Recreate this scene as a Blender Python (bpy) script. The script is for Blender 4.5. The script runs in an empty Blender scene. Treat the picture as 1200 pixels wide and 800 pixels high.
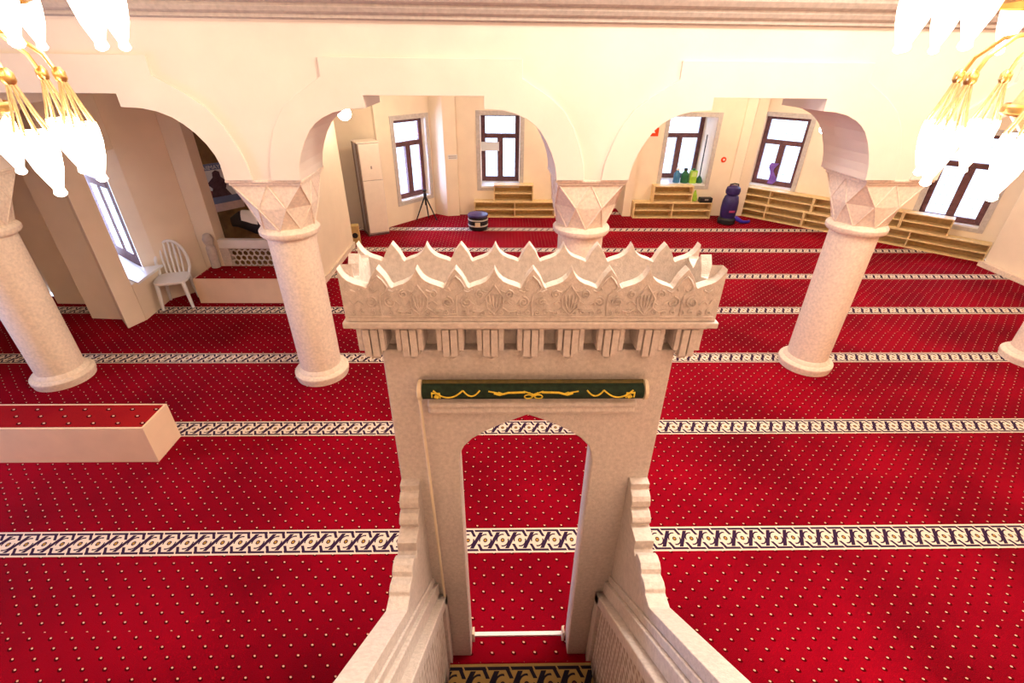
import bpy, bmesh, math, random
from mathutils import Vector, Matrix
random.seed(4)
PI = math.pi
C = bpy.context.scene.collection
# ------------------------------------------------------------------ measured camera
F, PITCH, ROLL, YAW, H = 558.70, .5330, .0111, -.0232, 2.9268
cy_, sy_, cp_, sp_ = math.cos(YAW), math.sin(YAW), math.cos(PITCH), math.sin(PITCH)
FW = Vector((-sy_*cp_, cy_*cp_, -sp_)); RT0 = Vector((cy_, sy_, 0)); UP0 = RT0.cross(FW)
RT = RT0*math.cos(ROLL) + UP0*math.sin(ROLL); UP = UP0*math.cos(ROLL) - RT0*math.sin(ROLL)
EYE = Vector((0, 0, H))
def ray(x, y): return RT*((x-600)/F) + UP*((400-y)/F) + FW
def on(x, y, P0, n):
    d = ray(x, y); return EYE + d*((Vector(P0)-EYE).dot(Vector(n))/d.dot(Vector(n)))
# ------------------------------------------------------------------ mesh builder
class MB:
    def __init__(s, tf=None): s.v = []; s.f = []; s.tf = tf
    def add(s, vs, fs):
        o = len(s.v)
        for p in vs:
            p = Vector(p); s.v.append(s.tf(p) if s.tf else p)
        s.f += [[i+o for i in f] for f in fs]; return s
    def box(s, x0, x1, y0, y1, z0, z1):
        vs = [(x, y, z) for x in (x0, x1) for y in (y0, y1) for z in (z0, z1)]
        return s.add(vs, [(0,1,3,2),(4,6,7,5),(0,4,5,1),(2,3,7,6),(0,2,6,4),(1,5,7,3)])
    def prism(s, pts, a, b, axis='y'):
        # pts 2D polygon; axis y: pts=(x,z); axis x: pts=(y,z); axis z: pts=(x,y)
        mk = {'y': lambda p, t: (p[0], t, p[1]), 'x': lambda p, t: (t, p[0], p[1]), 'z': lambda p, t: (p[0], p[1], t)}[axis]
        n = len(pts); vs = [mk(p, a) for p in pts] + [mk(p, b) for p in pts]
        fs = [list(range(n))[::-1], list(range(n, 2*n))] + [[i, (i+1) % n, (i+1) % n+n, i+n] for i in range(n)]
        return s.add(vs, fs)
    def lathe(s, prof, c=(0,0,0), n=32, cap=True, axis='z', ph=0):
        vs = []; m = len(prof)
        for r, z in prof:
            for i in range(n):
                t = 2*PI*i/n+ph
                p = (r*math.cos(t), r*math.sin(t), z) if axis == 'z' else (z, r*math.cos(t), r*math.sin(t))
                vs.append((c[0]+p[0], c[1]+p[1], c[2]+p[2]))
        fs = [[j*n+i, j*n+(i+1) % n, (j+1)*n+(i+1) % n, (j+1)*n+i] for j in range(m-1) for i in range(n)]
        if cap: fs += [list(range(n))[::-1], [(m-1)*n+i for i in range(n)]]
        return s.add(vs, fs)
    def tube(s, path, r, n=8, cap=True):
        path = [Vector(p) for p in path]; vs = []; m = len(path); nrm = None
        for i, p in enumerate(path):
            t = (path[min(i+1, m-1)]-path[max(i-1, 0)]).normalized()
            if nrm is None:
                nrm = t.orthogonal().normalized()
            else:
                nrm = (nrm - t*nrm.dot(t))
                nrm = nrm.normalized() if nrm.length > 1e-6 else t.orthogonal().normalized()
            b = t.cross(nrm); rr = r[i] if isinstance(r, (list, tuple)) else r
            vs += [p + nrm*(rr*math.cos(2*PI*k/n)) + b*(rr*math.sin(2*PI*k/n)) for k in range(n)]
        fs = [[j*n+i, j*n+(i+1) % n, (j+1)*n+(i+1) % n, (j+1)*n+i] for j in range(m-1) for i in range(n)]
        if cap: fs += [list(range(n))[::-1], [(m-1)*n+i for i in range(n)]]
        return s.add(vs, fs)
    def loft(s, rings, cap=True):
        n = len(rings[0]); vs = [p for r in rings for p in r]; m = len(rings)
        fs = [[j*n+i, j*n+(i+1) % n, (j+1)*n+(i+1) % n, (j+1)*n+i] for j in range(m-1) for i in range(n)]
        if cap: fs += [list(range(n))[::-1], [(m-1)*n+i for i in range(n)]]
        return s.add(vs, fs)
    def obj(s, name, m, parent=None, smooth=False, bev=0, kind=None, local=False):
        me = bpy.data.meshes.new(name)
        off = Vector((0,0,0))
        if parent is not None and not local:
            off = world_loc(parent)
        me.from_pydata([tuple(v-off) for v in s.v], [], s.f)
        bm = bmesh.new(); bm.from_mesh(me); bmesh.ops.recalc_face_normals(bm, faces=bm.faces); bm.to_mesh(me); bm.free()
        me.materials.append(m)
        o = bpy.data.objects.new(name, me); C.objects.link(o)
        if parent is not None: o.parent = parent
        if smooth:
            for p in me.polygons: p.use_smooth = True
            try:
                me.set_sharp_from_angle(angle=math.radians(38))
            except Exception: pass
        if bev:
            b = o.modifiers.new('bevel', 'BEVEL'); b.width = bev; b.segments = 2; b.limit_method = 'ANGLE'; b.angle_limit = math.radians(40)
        if kind: o['kind'] = kind
        return o
def world_loc(o):
    l = Vector(o.location)
    while o.parent is not None:
        o = o.parent; l += Vector(o.location)
    return l
def thing(name, label, cat, loc=(0,0,0), rotz=0, group=None):
    o = bpy.data.objects.new(name, None); C.objects.link(o); o.empty_display_size = .1
    o.location = loc; o.rotation_euler = (0,0,rotz); o['label'] = label; o['category'] = cat
    if group: o['group'] = group
    return o
def tag(o, label, cat, group=None):
    o['label'] = label; o['category'] = cat
    if group: o['group'] = group
    return o
def struct(name, loc=(0,0,0)):
    o = bpy.data.objects.new(name, None); C.objects.link(o); o.location = loc; o['kind'] = 'structure'; return o
def copy_tree(o, parent=None):
    c = o.copy(); C.objects.link(c)
    if parent is not None: c.parent = parent
    for ch in list(o.children): copy_tree(ch, c)
    return c
# ------------------------------------------------------------------ materials
class N:                                                    # tiny maths-node expressions
    def __init__(s, nt, sock): s.nt = nt; s.s = sock
    def _m(s, op, *a):
        n = s.nt.nodes.new('ShaderNodeMath'); n.operation = op
        for i, x in enumerate((s,)+a):
            if isinstance(x, N): s.nt.links.new(x.s, n.inputs[i])
            else: n.inputs[i].default_value = x
        return N(s.nt, n.outputs[0])
    def __add__(s, o): return s._m('ADD', o)
    def __sub__(s, o): return s._m('SUBTRACT', o)
    def __mul__(s, o): return s._m('MULTIPLY', o)
    def __truediv__(s, o): return s._m('DIVIDE', o)
    def abs(s): return s._m('ABSOLUTE')
    def round(s): return s._m('ROUND')
    def sign(s): return s._m('SIGN')
    def sqrt(s): return s._m('SQRT')
    def mod(s, k): return s._m('FLOORED_MODULO', k)
    def lt(s, o): return s._m('LESS_THAN', o)
    def gt(s, o): return s._m('GREATER_THAN', o)
    def max(s, o): return s._m('MAXIMUM', o)
    def min(s, o): return s._m('MINIMUM', o)
def newmat(name):
    m = bpy.data.materials.new(name); m.use_nodes = True; nt = m.node_tree
    return m, nt, nt.nodes['Principled BSDF']
def ramp(nt, fac, stops):
    r = nt.nodes.new('ShaderNodeValToRGB'); e = r.color_ramp.elements
    while len(e) < len(stops): e.new(.5)
    for q, (p, c) in zip(e, stops): q.position = p; q.color = (*c, 1)
    nt.links.new(fac, r.inputs[0]); return r.outputs[0]
def noise(nt, scale, detail=3, vec=None):
    n = nt.nodes.new('ShaderNodeTexNoise'); n.inputs['Scale'].default_value = scale; n.inputs['Detail'].default_value = detail
    if vec: nt.links.new(vec, n.inputs['Vector'])
    return n.outputs[0]
def coords(nt): return nt.nodes.new('ShaderNodeTexCoord').outputs['Object']
def mat(name, col, rough=.6, var=.12, scale=12, bump=0, bscale=80, metal=0, spec=.3, emit=None, es=0):
    m, nt, b = newmat(name)
    c = coords(nt)
    lo = tuple(x*(1-var) for x in col); hi = tuple(min(1, x*(1+var)) for x in col)
    nt.links.new(ramp(nt, noise(nt, scale, 4, c), [(.3, lo), (.7, hi)]), b.inputs['Base Color'])
    b.inputs['Roughness'].default_value = rough; b.inputs['Metallic'].default_value = metal
    b.inputs['Specular IOR Level'].default_value = spec
    if bump:
        bn = nt.nodes.new('ShaderNodeBump'); bn.inputs['Strength'].default_value = bump; bn.inputs['Distance'].default_value = .01
        nt.links.new(noise(nt, bscale, 4, c), bn.inputs['Height']); nt.links.new(bn.outputs[0], b.inputs['Normal'])
    if emit:
        b.inputs['Emission Color'].default_value = (*emit, 1); b.inputs['Emission Strength'].default_value = es
    return m
def mixc(nt, fac, a, b):
    n = nt.nodes.new('ShaderNodeMix'); n.data_type = 'RGBA'
    nt.links.new(fac.s, n.inputs[0])
    for i, x in ((6, a), (7, b)):
        if isinstance(x, tuple): n.inputs[i].default_value = (*x, 1)
        else: nt.links.new(x, n.inputs[i])
    return n.outputs[2]
ROW0, ROW = 2.1938, 1.2
def carpet(name, row0=ROW0, row=ROW, red=((.12,.0,.005),(.29,.0008,.012)), ivory=(.74,.62,.52), ink=(.035,.015,.045), gold=(.38,.2,.03), border=True, dotscale=1):
    m, nt, b = newmat(name)
    oc = coords(nt); sp = nt.nodes.new('ShaderNodeSeparateXYZ'); nt.links.new(oc, sp.inputs[0])
    x, y = N(nt, sp.outputs[0]), N(nt, sp.outputs[1])
    yy = (y-row0)/row; v = (yy-yy.round())*row; av = v.abs(); sg = v.sign()
    U = .1225
    fine = noise(nt, 260, 2, oc); big = noise(nt, 1.1, 4, oc)
    f1 = N(nt, fine)*.5 + N(nt, big)*.5
    base = ramp(nt, f1.s, [(.38, red[0]), (.60, red[1])])
    # woven dots, staggered rows
    dy_, dx_ = .0556*dotscale, U*dotscale
    yo = v + row*.5; j = (yo/dy_).round(); dv = yo - j*dy_
    xo = x/dx_ + (j.mod(2.))*.5; du = (xo-xo.round())*dx_
    ds = du + dv*.35
    e = ((ds/(.0066*dotscale))*(ds/(.0066*dotscale)) + (dv/(.0052*dotscale))*(dv/(.0052*dotscale))).sqrt()
    dv2 = dv + .005
    e2 = ((ds/(.014*dotscale))*(ds/(.014*dotscale)) + (dv2/(.0115*dotscale))*(dv2/(.0115*dotscale))).sqrt()
    col = mixc(nt, e2.lt(1.), base, (.07,.0,.002))  # small shadow put into the colour under each dot, offset
    col = mixc(nt, e.lt(1.), col, (.72,.42,.30))
    if border:
        # interlaced border between the prayer rows
        ub = (x/U-(x/U).round())*U
        us = ub*sg
        us2 = us - (us/U).round()*U
        w = x/U + .5; w = (w-w.round())*U
        band = ((w*.9-v*.42).abs().lt(.0122))*(av.lt(.066))
        thin = ((w*.9-v*.42).abs().lt(.0022))
        bk = ((us2*.894+av*.447-.055).abs().lt(.0092))*(av.gt(.03))*(av.lt(.088))
        gap = ((us2*.894+av*.447-.071).abs().lt(.004))
        line = (av.gt(.070))*(av.lt(.0865))
        r = (ub*ub+(v*.85)*(v*.85)).sqrt()
        dark = band.max(bk).max(line)
        ring = (r.gt(.036))*(r.lt(.045))*((us2*av).lt(.0004))
        dark = dark.max(ring)
        dark = dark*(r.gt(.035))*(gap*(-1.)+1.)*(av.lt(.0865))
        dark = dark.max((r.gt(.008))*(r.lt(.0145)))
        bc = mixc(nt, dark, ivory, ink)
        bc = mixc(nt, r.lt(.0085), bc, gold)
        col = mixc(nt, av.lt(.1), col, bc)
    nt.links.new(col, b.inputs['Base Color'])
    b.inputs['Roughness'].default_value = .95; b.inputs['Specular IOR Level'].default_value = .05
    bn = nt.nodes.new('ShaderNodeBump'); bn.inputs['Strength'].default_value = .5; bn.inputs['Distance'].default_value = .006
    nt.links.new(fine, bn.inputs['Height']); nt.links.new(bn.outputs[0], b.inputs['Normal'])
    return m
M_carpet = carpet('red_prayer_carpet')
M_runner = carpet('shaded_runner', row0=1.205, row=1.2, ivory=(.26,.165,.055), ink=(.012,.01,.018), gold=(.1,.02,.01))  # same carpet, shade on the step put into darker border colours
M_plat = carpet('bench_carpet', row0=-20, row=60, border=False, dotscale=1.6, red=((.2,.0,.008),(.34,.012,.012)))
M_marble = mat('grey_marble', (.62,.545,.50), .55, .12, 60, .3, 160)
M_marble2 = mat('carved_marble', (.60,.525,.48), .6, .2, 30, .55, 90)
M_stone = mat('cream_limestone', (.80,.655,.52), .6, .12, 40, .25, 120)
M_paint = mat('cream_paint', (.86,.73,.57), .8, .04, 3, .06, 60)
M_paint2 = mat('pale_cream_paint', (.77,.67,.57), .8, .04, 3, .06, 60)
M_cornice = mat('shaded_plaster', (.50,.42,.36), .8, .12, 30)  # cornice plaster, its underside shade put into the colour
M_trimgrey = mat('grey_stone_surround', (.52,.47,.44), .7, .12, 20)
M_wood = mat('dark_brown_wood', (.13,.055,.058), .55, .3, 14)
M_brown = mat('brown_panelling', (.26,.135,.045), .7, .3, 8)
M_oak = mat('oak_board', (.78,.58,.30), .6, .12, 18)
M_oakd = mat('oak_back', (.56,.38,.15), .7, .15, 18)
M_box = mat('cream_bench_board', (.80,.58,.40), .7, .04, 6)
M_white = mat('white_plastic', (.82,.82,.83), .35, .02)
M_acw = mat('appliance_white', (.84,.73,.63), .4, .03)
M_lilac = mat('appliance_side', (.52,.47,.48), .5, .1, 30)
M_black = mat('black_rubber', (.015,.014,.016), .5, .2)
M_navy = mat('navy_plastic', (.028,.016,.10), .35, .3, 10)
M_blue = mat('violet_blue_plastic', (.05,.03,.42), .35, .2)
M_gold = mat('polished_brass', (.80,.55,.20), .28, .1, 20, metal=1)
M_goldt = mat('gold_thread', (.75,.55,.05), .6, .2, 60)
M_green = mat('dark_green_velvet', (.012,.028,.014), .8, .3, 60)
M_olive = mat('olive_highlight', (.10,.075,.02), .7, .2, 50)
M_cream = mat('cream_cap', (.78,.66,.48), .5, .06)
M_crystal = mat('glowing_amber_crystal', (.50,.34,.15), .25, .2, 50, emit=(1,.70,.38), es=.10)  # faint glow added to the crystal, as lamplight shining through
M_glow = mat('lit_glass', (1,.97,.92), .3, 0, emit=(1,.86,.68), es=6)
M_bulb = mat('lit_bulb', (1,.97,.92), .3, 0, emit=(1,.88,.70), es=25)
M_red = mat('signal_red', (.75,.06,.01), .5, .1)
M_lime = mat('lime_plastic', (.35,.60,.05), .5, .2)
M_dkgreen = mat('dark_green_plastic', (.02,.12,.05), .5, .3)
M_teal = mat('teal_plastic', (.05,.18,.35), .5, .2)
M_purple = mat('purple_cloth', (.20,.10,.45), .8, .2)
M_paper = mat('white_paper', (.80,.78,.76), .8, .03)
M_grey = mat('grey_print', (.35,.28,.25), .8, .1)
M_slate = mat('slate_blue_print', (.17,.20,.32), .8, .1)
M_pink = mat('pale_pink_print', (.72,.50,.44), .8, .1)
M_lead = mat('lead_came', (.30,.28,.30), .5, .1)
def glassmat():
    m = bpy.data.materials.new('window_glass'); m.use_nodes = True; nt = m.node_tree; nt.nodes.clear()
    o = nt.nodes.new('ShaderNodeOutputMaterial'); t = nt.nodes.new('ShaderNodeBsdfTransparent'); g = nt.nodes.new('ShaderNodeBsdfGlossy')
    g.inputs['Roughness'].default_value = .05; mx = nt.nodes.new('ShaderNodeMixShader'); mx.inputs[0].default_value = .06
    nt.links.new(t.outputs[0], mx.inputs[1]); nt.links.new(g.outputs[0], mx.inputs[2]); nt.links.new(mx.outputs[0], o.inputs[0]); return m
M_glass = glassmat()
def lattice_mat():
    m, nt, b = newmat('pierced_marble')
    c = coords(nt); vo = nt.nodes.new('ShaderNodeTexVoronoi'); vo.inputs['Scale'].default_value = 26; vo.inputs['Randomness'].default_value = .25
    nt.links.new(c, vo.inputs['Vector'])
    nt.links.new(ramp(nt, vo.outputs['Distance'], [(.30, (.36,.28,.22)), (.48, (.64,.57,.51))]), b.inputs['Base Color'])
    bn = nt.nodes.new('ShaderNodeBump'); bn.inputs['Strength'].default_value = .9; bn.inputs['Distance'].default_value = .012
    nt.links.new(vo.outputs['Distance'], bn.inputs['Height']); nt.links.new(bn.outputs[0], b.inputs['Normal']); b.inputs['Roughness'].default_value = .7
    return m
M_lattice = lattice_mat()

# ------------------------------------------------------------------ setting
o = MB().add([(-6.9,-1.6,0),(8.6,-1.6,0),(8.6,7.6,0),(5.2,11.0,0),(2.7,11.1,0),(-1.4,11.1,0),(-2.4,9.7,0),(-3.3,9.6,0),(-3.3,8.9,0),(-4.66,6.8,0),(-4.72,6.0,0),(-5.3,5.9,0),(-6.9,6.4,0)], [tuple(range(13))]).obj('floor', M_carpet, kind='structure')
# arcade frame: a along the colonnade, b depth, z up
X0, Y0c, W, SK = .7363, 4.3796, 2.6713, math.atan(.0298)
def arc(p): return Vector((X0+p[0]*math.cos(SK)-p[1]*math.sin(SK), Y0c+p[0]*math.sin(SK)+p[1]*math.cos(SK), p[2]))
half = [(1.035,2.075),(1.03,2.13),(1.015,2.2),(.985,2.28),(.94,2.37),(.885,2.45),(.835,2.497),(.78,2.533),(.69,2.572),(.59,2.594),(.45,2.602),(.45,2.69)]
arch = [(-x, z) for x, z in half] + [(x, z) for x, z in half[::-1]]        # left spring .. right spring
steep = [(1.045,2.075),(1.045,2.13),(1.042,2.2),(1.022,2.27),(.985,2.345),(.925,2.425),(.86,2.485),(.785,2.537),(.69,2.574),(.59,2.594),(.45,2.602),(.45,2.69)]
def arch_of(k):
    rt_ = steep if k == -2 else half
    sh = -.035 if k == 0 else 0
    return [(-x, z) for x, z in half] + [(x+(sh if z < 2.6 else 0), z) for x, z in rt_[::-1]]
wall = MB(arc)
for k in range(-2, 4):
    c = (k+.5)*W
    pts = [(c-W/2, 2.075)] + [(c+x, z) for x, z in arch_of(k)] + [(c+W/2, 2.075), (c+W/2, 3.2), (c-W/2, 3.2)]
    wall.prism(pts, -.30, .30)
wall.box(-2*W-3.2, -2*W, -.3, .3, 2.075, 3.2); wall.box(4*W-.01, 4*W+.4, -.3, .3, 2.075, 3.2)
wall.obj('wall_arcade', M_paint2, kind='structure')
outl = [(1.265,2.075),(1.25,2.2),(1.21,2.33),(1.15,2.47),(1.06,2.60),(.93,2.70),(.74,2.81),(.74,2.935)]
tr = MB(arc)
for k in range(-2, 4):
    c = (k+.5)*W
    outer = [(-x, z) for x, z in outl] + [(x, z) for x, z in outl[::-1]]
    pts = [(c+x, z) for x, z in outer] + [(c+x, z) for x, z in arch_of(k)[::-1]]
    tr.prism(pts, -.322, -.298)
tr.obj('trim_1', M_paint2, kind='structure', bev=.003)
co = MB(arc); a0, a1 = -2*W-3.2, 4*W+.4
prof = [(-.30,3.155),(-.335,3.165),(-.335,3.185),(-.36,3.20),(-.375,3.225),(-.375,3.245),(-.41,3.26),(-.43,3.29),(-.43,3.31),(-.47,3.34),(-.47,3.42),(-.30,3.42)]
co.prism(prof, a0, a1, 'x'); co.obj('trim_2', M_cornice, kind='structure')
MB(arc).box(a0, a1, -.30, .30, 3.2, 5.8).obj('wall_gallery', M_paint, kind='structure')
MB(arc).box(a0, a1, .3, 9.2, 2.72, 2.85).obj('ceiling', M_paint, kind='structure')
MB().box(-6.9, 8.9, -1.5, 4.9, 5.8, 5.95).obj('ceiling_hall', M_paint, kind='structure')
MB().box(-6.9, 8.9, -1.5, -1.3, 0, 5.8).obj('wall_front', M_box, kind='structure')
MB().box(8.15, 8.6, -1.3, 7.5, 0, 5.8).obj('wall_right', M_paint, kind='structure', bev=.015)
MB().box(8.06, 8.149, -1.3, 7.5, 0, .08).obj('baseboard_right', M_stone, kind='structure')
# left flank: stepped piers, window bay, pier beside the pierced screen
wl = MB()
wl.prism([(-8,6.34),(-6.15,6.34),(-6.08,5.98),(-5.34,5.96),(-5.30,5.55),(-4.9,5.52),(-4.66,5.28),(-4.58,5.505),(-4.95,5.80),(-5.35,6.2),(-5.6,6.62),(-8,6.9)], 0, 2.72, 'z')
wl.obj('wall_left', M_paint, kind='structure', bev=.008)
wl = MB(); par = [(-4.575,5.50),(-4.63,6.14),(-4.80,6.05),(-5.45,6.54),(-5.5,6.4),(-5.0,5.8)]
wl.prism(par, 0, .49, 'z'); wl.prism(par, 1.97, 2.72, 'z')
wl.prism([(-5.44,6.53),(-4.79,6.05),(-4.68,6.2),(-5.3,6.68)], 0, .48, 'z')
wl.prism([(-5.44,6.53),(-4.79,6.05),(-4.68,6.2),(-5.3,6.68)], 1.95, 2.72, 'z')
wl.prism([(-4.63,6.14),(-4.79,6.055),(-4.85,6.3),(-4.4,6.75),(-4.25,6.52)], 0, 2.72, 'z')
wl.prism([(-4.25,6.52),(-3.98,6.50),(-3.98,6.72),(-4.4,6.76)], 0, 2.72, 'z')
wl.box(-3.98, -2.68, 6.52, 6.70, 2.32, 2.72); wl.box(-3.98, -2.68, 6.52, 6.70, 0, .30)
wl.prism([(-2.68,6.5),(-2.68,8.35),(-2.95,8.35),(-2.95,6.5)], 0, 2.72, 'z')
wl.obj('wall_left_bay', M_paint, kind='structure', bev=.006)
MB().prism([(-4.50,5.52),(-4.56,6.12),(-4.78,6.03),(-5.42,6.51),(-5.46,6.40),(-4.99,5.82)], .49, .52, 'z').obj('trim_3', M_white, kind='structure', bev=.004)
MB().box(-2.68, -2.655, 6.5, 8.35, 0, .09).obj('baseboard_left', M_stone, kind='structure')
MB().prism([(-4.6,6.75),(-3.0,8.74),(-3.0,8.9),(-4.7,6.85)], 0, 2.72, 'z').obj('wall_panelled', M_brown, kind='structure')

def strip_wall(name, P0, t, n_in, s0, s1, ops, m, th=.45, h=2.72):
    P0 = Vector((*P0, 0)); t = Vector((*t, 0)); n = Vector((*n_in, 0))
    b = MB(lambda p: P0 + t*p[0] - n*p[1] + Vector((0,0,p[2])))
    cur = s0
    for (a, c, z0, z1) in ops:
        b.box(cur, a, 0, th, 0, h); b.box(a, c, 0, th, 0, z0); b.box(a, c, 0, th, z1, h); cur = c
    b.box(cur, s1, 0, th, 0, h)
    b.obj(name, m, kind='structure')
NW = [0]
def window(P0, t, n_in, a, c, z0, z1, rec, trans=.68, deep=.06, surround=True, sill=True, stile=.088):
    NW[0] += 1; nm = 'window_%d' % NW[0]
    P0 = Vector((*P0, 0)); t = Vector((*t, 0)); n = Vector((*n_in, 0))
    e = struct(nm, P0 + t*((a+c)/2) - n*rec + Vector((0,0,z0)))
    tf = lambda p: P0 + t*p[0] - n*p[1] + Vector((0,0,p[2]))
    f = MB(tf); w = stile; mid = (a+c)/2; zt = z0+(z1-z0)*trans; y0, y1 = rec, rec+deep
    f.box(a, a+w, y0, y1, z0, z1); f.box(c-w, c, y0, y1, z0, z1); f.box(a+w, c-w, y0, y1, z0, z0+w*1.2); f.box(a+w, c-w, y0, y1, z1-w*.7, z1)
    f.box(a+w, c-w, y0-.01, y1, zt-.045, zt+.045); f.box(mid-.06, mid+.06, y0-.01, y1, z0+w*1.2, zt-.045)
    f.obj('window_frame', M_wood, e, bev=.006)
    for (q0, q1, r0, r1) in ((a+w, mid-.06, z0+w*1.2, zt-.045), (mid+.06, c-w, z0+w*1.2, zt-.045), (a+w, c-w, zt+.045, z1-w*.7)):
        MB(tf).box(q0, q1, y0+.028, y0+.034, r0, r1).obj('pane', M_glass, e)
        g = MB(tf); nx = max(2, round((q1-q0)/.11)); nz = max(2, round((r1-r0)/.15))
        for i in range(1, nx): xx = q0+(q1-q0)*i/nx; g.box(xx-.002, xx+.002, y0+.036, y0+.042, r0, r1)
        for i in range(1, nz): zz = r0+(r1-r0)*i/nz; g.box(q0, q1, y0+.036, y0+.042, zz-.002, zz+.002)
        g.obj('leading', M_lead, e)
    if surround:
        s = MB(tf); q = .085
        s.box(a-q, a, -.012, .01, z0-q, z1+q); s.box(c, c+q, -.012, .01, z0-q, z1+q); s.box(a, c, -.012, .01, z1, z1+q); s.box(a, c, -.012, .01, z0-q, z0)
        s.obj('surround', M_trimgrey, e)
    if sill:
        MB(tf).box(a+.002, c-.002, -.02, rec-.001, z0-.02, z0+.012).obj('sill', M_white, e)
    return e
strip_wall('wall_left_hall', (-6.6,-1.3), (0,1), (1,0), 0, 7.6, [(3.1,4.1,.6,2.0)], M_paint, .3, 5.8)
window((-6.6,-1.3), (0,1), (1,0), 3.1, 4.1, .6, 2.0, .12, .68)
# back wall (behind the columns)
T1, NI = (1,0), (0,-1)
strip_wall('wall_back', (0,10.45), T1, NI, -1.05, 1.33, [(-.45,.36,.60,1.98)], M_paint, .62)
strip_wall('wall_back_right', (0,10.45), T1, NI, 2.62, 5.3, [(3.38,4.34,.66,1.98)], M_paint, .80)
window((0,10.45), T1, NI, -.45, .36, .60, 1.98, .50, .68)
window((0,10.45), T1, NI, 3.38, 4.34, .66, 1.98, .66, .68)
MB().box(1.33, 2.62, 11.0, 11.2, 0, 2.72).obj('wall_porch', M_paint, kind='structure')
dz = MB().box(1.55, 2.4, 10.94, 10.995, 0, 2.05); dz.obj('door_1', M_wood, kind='structure', bev=.01)
MB().prism([(1.10,10.449),(1.10,10.36),(1.33,10.36),(1.33,10.449)], 0, 2.72, 'z').obj('trim_4', M_paint, kind='structure')
MB().prism([(2.62,10.449),(2.62,10.36),(2.80,10.36),(2.80,10.449)], 0, 2.72, 'z').obj('trim_5', M_paint, kind='structure')
# left oblique wall and its corner pier
TL, NL = (.63,.777), (.777,-.63)
strip_wall('wall_left_oblique', (-2.27,9.51), TL, NL, -.06, 1.30, [(.36,1.16,.44,1.93)], M_paint, .3)
window((-2.27,9.51), TL, NL, .36, 1.16, .44, 1.93, .12, .70)
MB().prism([(-3.3,9.50),(-2.31,9.50),(-2.27,9.56),(-2.4,9.7),(-3.3,9.7)], 0, 2.72, 'z').obj('wall_recess', M_paint, kind='structure')
MB().box(-3.45,-3.2,8.2,9.42,0,2.72).obj('wall_recess_side', M_paint, kind='structure')
MB().prism([(-1.46,10.50),(-1.18,10.32),(-.93,10.37),(-.93,10.60),(-1.4,10.9)], 0, 2.72, 'z').obj('wall_corner', M_paint, kind='structure')
# right oblique wall
TR, NR = (.722,-.692), (-.692,-.722)
PR = (5.38,10.72)
strip_wall('wall_right_oblique', PR, TR, NR, -.45, 4.9, [(.04,.90,.64,1.99),(3.08,3.97,.50,1.95)], M_paint, .4)
window(PR, TR, NR, .04, .90, .64, 1.99, .15, .64)
window(PR, TR, NR, 3.08, 3.97, .50, 1.95, .12, .66)
MB().prism([(4.86,10.42),(5.02,10.34),(5.2,10.62),(5.1,10.8),(4.86,10.6)], 0, 2.72, 'z').obj('wall_corner_right', M_paint, kind='structure')
# left bay window
tw = Vector((-4.79-(-5.45), 6.05-6.54)).normalized(); nw = (-tw.y*-1*-1, 0)
twx, twy = tw.x, tw.y
window((-5.45,6.54), (twx,twy), (twy if False else -abs(twy)*-1, -abs(twx)), .0, .82, .50, 1.96, .0, .72, surround=False, sill=False, stile=.125)

# ------------------------------------------------------------------ columns
labels = ['leftmost cream stone column, standing beyond the foreground bench', 'cream stone column just left of the marble gate', 'stone column rising behind the gate cresting, foot hidden', 'cream stone column standing on carpet right of the gate', 'stone column at the right edge, only its foot showing']
def column():
    e = thing('stone_column', labels[0], 'column', (0,0,0), SK, 'columns of the arcade')
    MB().lathe([(.262,0),(.262,.02),(.272,.04),(.272,.075),(.255,.095),(.232,.10),(.222,.125),(.205,.14)], n=40).obj('base', M_stone, e, True)
    MB().lathe([(.203,.135),(.206,.6),(.209,1.1),(.210,1.545)], n=40).obj('shaft', M_stone, e, True)
    MB().lathe([(.212,1.54),(.245,1.548),(.262,1.57),(.262,1.60),(.245,1.62),(.225,1.635)], n=40).obj('collar', M_stone, e, True)
    m = MB(); n = 8
    def ring(r, z, ph): return [(r*math.cos(2*PI*i/n+ph), r*math.sin(2*PI*i/n+ph), z) for i in range(n)]
    r0 = ring(.225, 1.625, 0)
    q = .272
    r1 = []
    for i in range(n):
        t = 2*PI*i/n+PI/8; r1.append((.292*math.cos(t), .292*math.sin(t), 1.83))
    top = [(q,0,2.03),(q,q,2.03),(0,q,2.03),(-q,q,2.03),(-q,0,2.03),(-q,-q,2.03),(0,-q,2.03),(q,-q,2.03)]
    fs = []
    for i in range(n):
        j = (i+1) % n
        fs += [(i, j, n+i), (n+i, j, n+j), (n+i, 2*n+j, 2*n+i) if True else (), (n+i, n+j, 2*n+j)]
    fs += [list(range(n))[::-1], list(range(2*n, 3*n))]
    m.add(r0+r1+top, fs)
    m.obj('capital', M_stone, e)
    rb = MB()                                              # raised ribs along the lozenge edges
    for i in range(n):
        j = (i+1) % n
        for p, s in ((r0[i], r1[i]), (r0[j], r1[i]), (r1[i], top[i]), (r1[i], top[j])):
            rb.tube([p, s], .007, 6)
    rb.obj('capital_ribs', M_stone, e)
    MB().box(-.288,.288,-.288,.288,2.028,2.052).box(-.305,.305,-.305,.305,2.052,2.0745).obj('abacus', M_stone, e, bev=.006)
    return e
col0 = column()
for k in range(5):
    c = col0 if k == 0 else copy_tree(col0)
    c.location = arc(Vector(((k-2)*W, 0, 0))); c['label'] = labels[k]

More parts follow.
